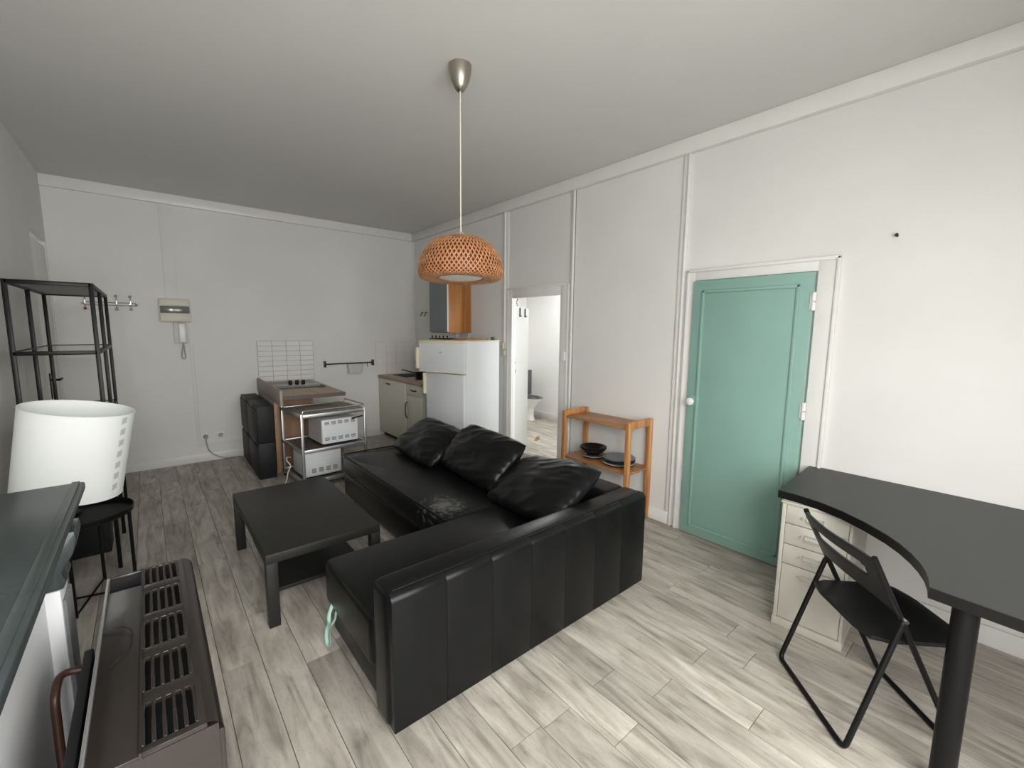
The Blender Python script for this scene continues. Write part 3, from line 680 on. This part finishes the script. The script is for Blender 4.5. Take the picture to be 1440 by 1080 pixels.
# ------------------------------------------------------------------ desk, drawer unit, folding chair
dk = thing('corner_desk', 'charcoal corner desk with a concave front edge on thick black legs', 'desk', (-.6, -6.0, 0))
crv = [(-.649, -5.368), (-.652, -5.46), (-.672, -5.56), (-.720, -5.665), (-.790, -5.765), (-.870, -5.853), (-.935, -5.907), (-1.003, -5.950), (-1.065, -5.980), (-1.127, -6.003), (-1.19, -6.018), (-1.249, -6.026)]
poly = [(-.006, -5.335)] + crv + [(-1.285, -6.60), (-1.285, -6.75), (-.006, -6.75)]
MB().prism([(x+.6, y+6) for x, y in poly], .738, .742).build('desktop', m_desk, dk)
MB().prism([(x+.6, y+6) for x, y in poly], .700, .738).build('edge_band', m_edge, dk)
for x, y in ((-1.195, -6.115), (-1.195, -6.66), (-.08, -6.66)):
    l_ = MB().cyl((x+.6, y+6, .004), (x+.6, y+6, .700), .034, n=24).build('leg', m_blackmetal, dk)
    MB().cyl((x+.6, y+6, 0), (x+.6, y+6, .012), .038, n=24).build('foot', m_plastic, l_)
du = thing('drawer_unit', 'warm white steel drawer unit with label holders under the desk', 'drawers', (-.665, -5.55, 0), math.radians(4))
MB().box(.018, .60, -.155, .148, .03, .690, bev=.003).box(.0, .02, -.155, -.1415, .04, .690, bev=.002).box(.0, .02, .1295, .148, .04, .690, bev=.002).box(.0, .02, -.155, .148, .683, .690, bev=.002).build('body', m_filing, du)
MB().box(.010, .019, -.142, .130, .045, .684).build('gap_shade_plate', m_dark, du)  # dark plate put in to paint the shade in the drawer gaps
MB().box(-.004, .61, -.16, .155, .690, .699, bev=.002).build('top', m_filing, du)
MB().box(-.006, .60, -.160, .153, 0, .046, bev=.004).build('plinth', m_filing, du)
rows = [(.5845, .682), (.4715, .581), (.3615, .468), (.050, .358)]
for i, (a, b) in enumerate(rows):
    d_ = MB().box(0, .014, -.140, .128, a, b, bev=.003).build('drawer', m_filing, du)
    zc = b-.052 if i < 3 else b-.05
    f_ = MB(); f_.box(-.006, .001, -.038, .038, zc-.013, zc-.010).box(-.006, .001, -.038, .038, zc+.010, zc+.013).box(-.006, .001, -.038, -.035, zc-.013, zc+.013).box(-.006, .001, .035, .038, zc-.013, zc+.013)
    f_.box(-.012, 0, -.03, .03, zc-.018, zc-.013).cyl((0, .052, zc), (-.014, .052, zc), .006, n=10)
    f_.build('label_holder', m_chrome, d_)

ch = thing('folding_chair', 'black folding chair with slotted backrest tucked under the corner desk', 'chair', (-.925, -5.885, 0), math.atan2(-.702, -.712))
R_ = .0105
MB().tube([(-.215, -.225, .775), (-.205, .160, R_), (.205, .160, R_), (.215, -.225, .775)], R_, n=10, fillet=.04).build('front_frame', m_blackmetal, ch)
MB().tube([(-.214, -.098, .525), (-.226, -.108, .54), (-.235, -.265, R_), (.235, -.265, R_), (.226, -.108, .54), (.214, -.098, .525)], R_, n=10, fillet=.03).build('rear_frame', m_blackmetal, ch)
MB().cyl((-.16, .0, .412), (.16, .0, .412), .007, n=8).build('crossbar', m_blackmetal, ch)
sb = MB(); nu, nv = 20, 18
def seatf(top):
    def f(u, v):
        s, t_ = u*2-1, v*2-1; k_ = 1-.10*max(0, abs(s)+abs(t_)-1.55)*2
        x = s*.198*(k_ if abs(t_) > .75 else 1); y = t_*.195*k_ + .0
        z = .446 - .012*(1-s*s)*(1-t_*t_) + (.012 if t_ < -.7 else 0)*0 - .012*(max(0, t_-.6)/.4)**2
        return Vector((x, y, z if top else z-.016))
    return f
sb.grid(seatf(True), nu, nv); sb.grid(lambda u, v: seatf(False)(u, v), nu, nv)
def rim(top_, bot_):
    pts = [(i/nu, 0) for i in range(nu)]+[(1, j/nv) for j in range(nv)]+[(1-i/nu, 1) for i in range(nu)]+[(0, 1-j/nv) for j in range(nv)]
    t2 = bmesh.new(); A = [t2.verts.new(top_(*q)) for q in pts]; B = [t2.verts.new(bot_(*q)) for q in pts]
    for i in range(len(pts)): t2.faces.new((A[i], A[(i+1) % len(pts)], B[(i+1) % len(pts)], B[i]))
    return t2
sb.add(rim(seatf(True), seatf(False))); bmesh.ops.remove_doubles(sb.bm, verts=list(sb.bm.verts), dist=.0005); bmesh.ops.recalc_face_normals(sb.bm, faces=list(sb.bm.faces))
sb.build('seat', m_chair, ch)
# backrest: curved panel with a long slot, following the lean of the tubes
bk = MB(); t2 = bmesh.new()
us = [-1, -.93, -.85, -.78, -.72, -.67, -.62, -.5, -.35, -.18, 0, .18, .35, .5, .62, .67, .72, .78, .85, .93, 1]
vs = [0, .12, .26, .40, .46, .50, .55, .62, .67, .71, .76, .84, .92, 1]
def bp_(u, v, off):
    lo = .598 - .040*abs(u)**3; hi = .780 - .020*abs(u)**5
    z = lo + (hi-lo)*v; lean = -.225 + (.775-z)*.50
    return Vector((u*.222, lean - .034*(1-u*u) + off, z))
def cell(i, j):
    if not (0 <= i < len(us)-1 and 0 <= j < len(vs)-1): return False
    u, v = abs((us[i]+us[i+1])/2), (vs[j]+vs[j+1])/2
    return not ((.46 < v < .71 and u < .67) or (.50 < v < .67 and u < .72))
Vt = {}
for o_ in (0, 1):
    for i, u in enumerate(us):
        for j, v in enumerate(vs): Vt[o_, i, j] = t2.verts.new(bp_(u, v, -.008 if o_ else .008))
for i in range(len(us)-1):
    for j in range(len(vs)-1):
        if not cell(i, j): continue
        for o_ in (0, 1): t2.faces.new([Vt[o_, a, b] for a, b in ((i, j), (i+1, j), (i+1, j+1), (i, j+1))])
        for (di, dj), (a, b) in (((-1, 0), ((i, j), (i, j+1))), ((1, 0), ((i+1, j), (i+1, j+1))), ((0, -1), ((i, j), (i+1, j))), ((0, 1), ((i, j+1), (i+1, j+1)))):
            if not cell(i+di, j+dj): t2.faces.new((Vt[0, a[0], a[1]], Vt[0, b[0], b[1]], Vt[1, b[0], b[1]], Vt[1, a[0], a[1]]))
bmesh.ops.recalc_face_normals(t2, faces=list(t2.faces)); bk.add(t2)
bo = bk.build('backrest', m_chair, ch); mdf = bo.modifiers.new('round', 'BEVEL'); mdf.width = .004; mdf.segments = 2
for sx in (-1, 1): MB().cyl((sx*.205, -.105, .545), (sx*.240, -.105, .545), .007, n=8).build('pivot_bolt', m_chrome, ch)

# ------------------------------------------------------------------ fireplace, heater
mt = thing('fireplace_surround', 'white chimneypiece with a glossy grey-green mantel shelf', 'fireplace', (-3.65, -5.0, 0))
def fp(mb, n, m_): mb.bm.transform(Matrix.Translation((3.65, 5.0, 0))); return mb.build(n, m_, mt)
fp(MB().box(-W, -3.40, -6.05, -4.115, 1.022, 1.050, bev=.006).box(-W, -3.412, -6.04, -4.125, 1.006, 1.024, bev=.006).box(-W, -3.428, -6.03, -4.14, .955, 1.008, bev=.010), 'mantel_shelf', m_mantel)
fp(MB().box(-3.432, -3.412, -6.05, -4.115, 1.0495, 1.053, bev=.001), 'mantel_moulding', m_mantel)
fp(MB().box(-W, -3.50, -5.98, -4.20, 0, .957), 'chimney_front', m_marble)
for y in (-4.27, -5.90):
    p_ = fp(MB().box(-3.505, -3.458, y-.07, y+.07, 0, .78, bev=.004), 'pilaster', m_marble)
    f_ = MB()
    for i in range(5): f_.cyl((-3.457+3.65, y+5-.05+.025*i, .12), (-3.457+3.65, y+5-.05+.025*i, .74), .009, n=8)
    f_.build('flute', m_flute, p_)
    sc = [(-3.50, .955), (-3.415, .955), (-3.412, .93), (-3.422, .885), (-3.440, .855), (-3.452, .83), (-3.444, .80), (-3.452, .78), (-3.50, .775)]
    t3 = MB().prism([(x+3.65, z) for x, z in sc], -.065, .065, bev=.004, mat=Matrix.Translation((0, y+5, 0)) @ Matrix.Rotation(pi/2, 4, 'X'))
    t3.build('scroll_bracket', m_mantel, mt)
fp(MB().box(-3.50, -3.492, -5.83, -4.34, .10, .80, bev=.003), 'closing_panel', m_marble)
fp(MB().box(-3.50, -3.36, -5.95, -4.20, 0, .035, bev=.004), 'hearth', m_marble)

ht = thing('gas_heater', 'dark brown gas heater with a slotted top grille before the fireplace', 'heater', (-3.25, -4.64, 0))
hx0, hx1, hy0, hy1, hz = -.115, .120, -.445, .44, .72
b_ = MB()
b_.box(hx1-.012, hx1, hy0, hy1, .08, hz-.03, bev=.004)                     # front sheet
b_.box(hx0, hx1-.01, hy0, hy0+.01, .08, hz-.012).box(hx0, hx1-.01, hy1-.01, hy1, .08, hz-.012)
b_.box(hx0, hx0+.008, hy0, hy1, .08, hz-.10)
b_.grid(lambda u, v: Vector((hx1-.034+.034*math.sin(u*pi/2), hy0+(hy1-hy0)*v, hz-.034+.034*math.cos(u*pi/2))), 8, 2)
b_.build('casing', m_heater, ht)
MB().box(hx0+.012, hx1-.014, hy0+.012, hy1-.012, .10, hz-.045).build('heat_chamber', m_heatdark, ht)
for sy in (-1, 1):
    for sx in (-1, 1): MB().box(sx*.085-.015, sx*.085+.015, sy*.38-.02, sy*.38+.02, 0, .10).build('foot', m_heatdark, ht)
# top: grille strip made of bars and bridges, flat plate behind it
gx0, gx1 = -.020, .078
gr = MB(); ys = [(-.445, -.432)]
rowsy = [(-.430, -.297), (-.255, -.118), (-.073, .070), (.108, .258), (.308, .438)]
rowsy = [(-.427, -.297), (-.252, -.118), (-.070, .068), (.112, .255), (.306, .430)]
prev = hy0
for a, b in rowsy:
    gr.box(gx0, gx1, prev, a, hz-.012, hz, bev=.002); prev = b
gr.box(gx0, gx1, prev, hy1, hz-.012, hz, bev=.002)
gr.box(gx1-.004, gx1+.012, hy0, hy1, hz-.012, hz, bev=.002)
gr.build('grille_frame', m_heater, ht)
for a, b in rowsy:
    for i in range(6):
        x = gx0 + .0015 + i*(gx1-gx0-.006)/5
        MB().box(x-.0038, x+.0038, a, b, hz-.012, hz+.0015, bev=.0015, seg=1).build('bar', m_heater, ht)
MB().box(hx0+.004, gx0-.003, hy0, hy1-.115, hz-.016, hz-.004, bev=.004).build('top_plate', m_heater, ht)
MB().box(hx0, hx0+.008, hy0, hy1-.01, hz-.03, hz+.002, bev=.003).build('chrome_edge', m_alu, ht)
MB().box(gx0-.005, gx0, hy0, hy1, hz-.012, hz+.001).build('rib', m_heater, ht)
MB().box(hx0, gx0, hy1-.012, hy1, hz-.035, hz, bev=.004).build('end_lip', m_heater, ht)
MB().box(hx0+.009, gx0-.006, hy1-.118, hy1-.012, hz-.058, hz-.046).box(hx0+.009, gx0-.006, hy1-.0165, hy1-.0122, hz-.046, hz-.008).build('control_well_shade', m_heatdark, ht)  # well floor and lip liner coloured dark to paint in the recess shade
MB().tube([(hx0, .08, hz-.003), (hx0+.04, .085, hz+.003), (hx0+.075, .04, hz+.004), (hx0+.07, -.05, hz+.003), (hx0+.03, -.10, hz-.001)], .0017, n=5, fillet=.06).build('thin_wire', m_heatdark, ht)
MB().box(hx0-.034, hx0-.014, -.40, .10, .25, .675, bev=.004).box(hx0-.014, hx0+.004, -.30, -.24, .3, .6).box(hx0-.014, hx0+.004, .02, .08, .3, .6).build('flue_box', m_heatdark, ht)
MB().tube([(hx0-.02, .08, .63), (hx0-.082, .08, .645), (hx0-.085, .0, .635), (hx0-.085, -.02, .036)], .0095, n=12, fillet=.06).build('gas_pipe', m_copper, ht)

# ------------------------------------------------------------------ metal shelving, stool, lampshade, crate
sh = thing('metal_shelving', 'tall black metal shelving unit with open frame along the wall', 'shelf', (-3.615, -1.825, 0))
ax, ay, sz = .175, .625, 1.838
for x in (-ax, ax):
    for y in (-ay, 0.0, ay):
        MB().box(x-.011, x+.011, y-.011, y+.011, 0, sz, bev=.002).build('post', m_blackmetal, sh)
def rails(z, name):
    m_ = MB()
    for x in (-ax, ax): m_.box(x-.011, x+.011, -ay, ay, z-.012, z+.012, bev=.002)
    for y in (-ay, ay): m_.box(-ax, ax, y-.011, y+.011, z-.012, z+.012, bev=.002)
    return m_.build(name, m_blackmetal, sh)
rails(sz-.012, 'top_frame'); rails(1.418, 'shelf_frame'); rails(.95, 'shelf_frame'); rails(.44, 'shelf_frame')
MB().box(-ax+.011, ax-.011, -ay+.011, ay-.011, sz-.014, sz-.006).build('top_board', m_grey, sh)
for z in (1.418, .95): MB().box(-ax+.008, ax-.008, -ay+.008, ay-.008, z+.004, z+.009).build('glass_shelf', m_glass, sh)
MB().box(-ax+.008, ax-.008, -ay+.008, ay-.008, .44, .452).build('lower_board', m_blacklam, sh)
sl = thing('tray_table', 'round black metal tray table under the white lampshade', 'table', (-3.555, -2.79, 0))
MB().lathe([(0, .498), (.215, .498), (.222, .502), (.226, .530), (.222, .532), (.217, .506), (0, .504)], 48).build('tray', m_blackmetal, sl)
for a in (20, 110, 200, 290):
    a = math.radians(a-45+12); c_, s_ = math.cos(a), math.sin(a)
    MB().tube([(.205*c_, .205*s_, .50), (.205*c_, .205*s_, .009)], .009, n=8).build('leg', m_blackmetal, sl)
MB().tube([(-.205*math.cos(math.radians(-13)), -.205*math.sin(math.radians(-13)), .02), (.205*math.cos(math.radians(-13)), .205*math.sin(math.radians(-13)), .02)], .006, n=6).tube([(-.205*math.cos(math.radians(77)), -.205*math.sin(math.radians(77)), .02), (.205*math.cos(math.radians(77)), .205*math.sin(math.radians(77)), .02)], .006, n=6).build('cross_brace', m_blackmetal, sl)
# lampshade: slotted paper drum leaning on the tray
ls = thing('table_lamp', 'table lamp with a large white slotted paper shade on the tray table', 'lamp', (-3.575, -2.79, .5045), 0)
MB().lathe([(0, 0), (.072, 0), (.075, .006), (.070, .014), (.014, .022), (0, .022)], 28, Matrix.Translation((-.06, .07, 0))).build('base', m_blackmetal, ls)
MB().cyl((-.06, .07, .015), (.02, -.01, .34), .008).cyl((.02, -.01, .30), (.022, -.011, .37), .018).build('stem', m_chrome, ls)
lsh = ls
ls = D.objects.new('shade', None); C.objects.link(ls); ls.parent = lsh; ls.location = (-.025, .03, .145); ls.rotation_euler = (math.radians(3), math.radians(10), 0)
m_ = MB(); rb0, rt0, hh = .228, .236, .48
SEAM = math.radians(-38)
def drum(r0, r1):
    def f(u, v): th = 2*pi*u; r = r0+(r1-r0)*v; return Vector((r*math.cos(th), r*math.sin(th), hh*v))
    return f
m_.grid(drum(rb0, rt0), 72, 6, closed_u=True); m_.grid(drum(rb0-.003, rt0-.003), 72, 6, closed_u=True)
m_.tube([((rt0-.0015)*math.cos(2*pi*i/72), (rt0-.0015)*math.sin(2*pi*i/72), hh) for i in range(72)], .003, n=6, closed=True)
m_.tube([((rb0-.0015)*math.cos(2*pi*i/72), (rb0-.0015)*math.sin(2*pi*i/72), 0) for i in range(72)], .003, n=6, closed=True)
m_.build('shade_drum', m_shade, ls)
for i in range(7):
    z = .045+i*.064; r = rb0+(rt0-rb0)*z/hh+.0015
    MB().grid(lambda u, v: Vector((r*math.cos(SEAM+.14*u), r*math.sin(SEAM+.14*u), z+.034*v+.008*u)), 4, 1).build('seam_slot', m_lightgrey, ls)
MB().grid(lambda u, v: Vector(((rb0+(rt0-rb0)*v+.003)*math.cos(SEAM+.16+.08*u), (rb0+(rt0-rb0)*v+.003)*math.sin(SEAM+.16+.08*u), hh*v)), 4, 6).build('seam_strip', m_shade, ls)
cr = thing('storage_box', 'black storage box on the floor behind the round tray table', 'box', (-3.61, -2.03, 0))
MB().box(-.115, .115, -.11, .11, 0, .36, bev=.006).build('body', m_shoe, cr)
MB().box(-.12, .12, -.115, .115, .355, .385, bev=.006).build('lid', m_shoe, cr)

# ------------------------------------------------------------------ back wall fittings
fb = thing('fuse_box', 'cream fuse box with a clear middle window on the back wall', 'fuse box', (-2.94, 0, 1.76))
MB().box(-.135, .135, -.075, -.0, -.125, .125, bev=.006).build('case', m_ivory, fb)
MB().box(-.128, .128, -.085, -.074, -.030, .045, bev=.003).build('window_flap', M('smoked_window', (.16, .16, .155), .12), fb)
MB().box(-.128, .128, -.087, -.075, .050, .118, bev=.004).build('upper_cover', m_ivory, fb)
MB().box(-.130, .138, -.090, -.075, -.123, -.040, bev=.004).build('lower_cover', m_ivory, fb)
MB().box(-.09, .10, -.083, -.074, .028, .042).build('breaker_row', m_dark, fb)
it = thing('intercom_handset', 'grey-white entry phone below the fuse box with a dark looped cord', 'intercom', (-2.905, 0, 1.51))
MB().box(-.062, .060, -.030, 0, -.115, .115, bev=.006).build('base', m_lightgrey, it)
MB().box(-.018, .048, -.062, -.028, -.105, .112, bev=.012, seg=3).build('handset', m_white, it)
MB().sphere((.035, -.064, .055), .006, 8).build('button', m_white, it)
MB().tube([(.015, -.03, -.112), (.0, -.035, -.20), (-.008, -.035, -.27), (.012, -.035, -.295), (.030, -.035, -.27), (.022, -.035, -.20), (.018, -.03, -.112)], .0065, n=6, fillet=.03).build('cord', m_grey, it)
hr = thing('coat_rack', 'chrome wire coat rack with round-tipped double hooks on the back wall', 'coat rack', (-3.46, 0, 1.80))
MB().cyl((-.205, -.022, .022), (.20, -.022, .022), .004, n=8).cyl((-.205, -.022, -.006), (.20, -.022, -.006), .004, n=8).sphere((-.205, -.022, .008), .014, 8).sphere((.20, -.022, .004), .014, 8).cyl((-.15, 0, .008), (-.15, -.022, .008), .006).cyl((.15, 0, .008), (.15, -.022, .008), .006).build('rail', m_chrome, hr)
for i, x in enumerate((-.19, -.08, .045, .155)):
    h_ = MB().tube([(x, -.026, -.05), (x, -.045, -.042), (x, -.028, 0), (x, -.03, .05), (x, -.055, .085)], .005, n=6, fillet=.012).build('hook', m_chrome, hr)
    MB().sphere((x, -.058, .088), .014, 10).sphere((x, -.05, -.045), .014, 10).build('hook_tip', m_red if i == 0 else m_grey, h_, label='red hook tips' if i == 0 else None)
rl = thing('kitchen_rail', 'dark steel kitchen rail on the back wall beside the tiles', 'rail', (-1.035, 0, 1.095))
MB().cyl((-.335, -.04, 0), (.335, -.04, .002), .009, n=10).build('bar', m_shoe_handle, rl)
for x in (-.335, .335): MB().box(x-.012, x+.012, -.05, 0, -.042, .042, bev=.004).build('bracket', m_shoe_handle, rl)
MB().tube([(.245, -.04, .012), (.245, -.055, 0), (.245, -.048, -.045), (.245, -.062, -.05)], .004, n=6, fillet=.01).build('hook', m_shoe_handle, rl)
bs = thing('hanging_caddy', 'pale translucent plastic caddy hanging on the kitchen rail', 'caddy', (-.975, -.055, .955))
q_ = MB(); q_.prism([(-.105, .02), (-.085, -.05), (.085, -.05), (.105, .02)], 0, .012, bev=.004)
q_.grid(lambda u, v: (lambda a, s: Vector(((.088+.016*v)*a[0], -.015+(.038+.012*v)*a[1], .006+.125*v)))((max(-1, min(1, 1.25*math.cos(2*pi*u))), max(-1, min(1, 1.25*math.sin(2*pi*u)))), 0), 40, 4, closed_u=True)
q_.build('tub', m_lightgrey, bs)
MB().tube([(-.09, .015, .12), (-.09, .02, .158), (-.08, .03, .150)], .004, n=6).tube([(.09, .015, .12), (.09, .02, .158), (.08, .03, .150)], .004, n=6).build('hook', m_lightgrey, bs)
for x, lb in ((-2.751, 'white wall socket with a grey cable plugged into it'), (-2.603, 'empty white wall socket beside the shoe cabinets')):
    s_o = thing('wall_socket', lb, 'socket', (x, 0, .296), 0, 'sockets low on the back wall')
    MB().box(-.038, .038, -.010, 0, -.038, .038, bev=.004).build('plate', m_trim, s_o)
    MB().lathe([(.026, 0), (.026, .004), (.020, .001), (0, .001)], 20, Matrix.Translation((0, -.010, 0)) @ Matrix.Rotation(pi/2, 4, 'X')).build('socket_well', m_grey, s_o)
pc = MB().cyl((-2.751, -.012, .296), (-2.751, -.045, .290), .019, n=14).tube([(-2.751, -.045, .290), (-2.751, -.06, .24), (-2.735, -.06, .13), (-2.66, -.05, .055), (-2.58, -.045, .012), (-2.42, -.05, .010)], .006, n=6, fillet=.05).build('plug_cable', m_grey)
tag(pc, 'grey plug and cable running from the wall socket to the floor', 'cable')

# ------------------------------------------------------------------ bathroom contents
tl = thing('toilet', 'white toilet with dark grey seat seen through the doorway', 'toilet', (1.95, -.25, 0))
MB().box(-.20, .20, -.02, .18, .40, .80, bev=.02).build('cistern', m_toilet, tl)
bw = MB(); rings_ = [(.10, .20, -.20, 0), (.085, .17, -.20, .10), (.09, .17, -.21, .20), (.14, .22, -.25, .30), (.175, .265, -.28, .38), (.180, .27, -.285, .40)]
bw.grid(lambda u, v: (lambda i, f: (lambda A, B: Vector(((A[0]+(B[0]-A[0])*f)*math.cos(2*pi*u), (A[2]+(B[2]-A[2])*f)+(A[1]+(B[1]-A[1])*f)*math.sin(2*pi*u), A[3]+(B[3]-A[3])*f)))(rings_[i], rings_[i+1]))(min(4, int(v*5)), v*5-min(4, int(v*5))), 32, 20, closed_u=True)
bw.build('bowl', m_toilet, tl)
MB().grid(lambda u, v: Vector(((.19-.07*v)*math.cos(2*pi*u), -.285+(.28-.09*v)*math.sin(2*pi*u), .405+.012*math.sin(v*pi))), 32, 6, closed_u=True).lathe([(.12, .402), (0, .402)], 20, Matrix.Translation((0, -.285, 0))).build('seat', m_seatgrey, tl)
MB().box(-.19, .19, -.125, -.095, .42, .87, bev=.012).build('lid', m_seatgrey, tl)
pr = thing('wall_print', 'narrow white card with black ink marks on the bathroom wall', 'picture', (2.02, -.06, 2.14))
MB().box(-.09, .09, -.004, .009, -.30, .14, bev=.001).build('card', m_print, pr)
mk = MB()
for x, z, w_, h_ in ((-.01, .03, .06, .028), (.015, -.005, .035, .03), (-.01, -.035, .05, .02), (.0, -.075, .03, .03), (.012, -.105, .035, .02)): mk.prism([(x-w_/2, z), (x, z+h_/2), (x+w_/2, z+h_*.2), (x+w_*.1, z-h_/2)], 0, .002, mat=Matrix.Translation((0, -.004, 0)) @ Matrix.Rotation(pi/2, 4, 'X'))
mk.build('ink_mark', m_dark, pr)
ds = thing('door_stop', 'small brown wooden wedge on the bathroom floor', 'wedge', (1.05, -1.68, 0), .5)
MB().prism([(-.06, 0), (.06, 0), (.06, .035), (-.06, .006)], -.02, .02, mat=Matrix.Rotation(pi/2, 4, 'X')).build('wedge', m_brownply, ds)
nl = MB().cyl((0, -5.633, 2.117), (-.022, -5.633, 2.120), .006, n=8).cyl((-.022, -5.633, 2.120), (-.025, -5.633, 2.120), .009, n=8).build('wall_nail', m_dark)
tag(nl, 'small dark nail stuck in the bare white wall above the desk', 'nail')
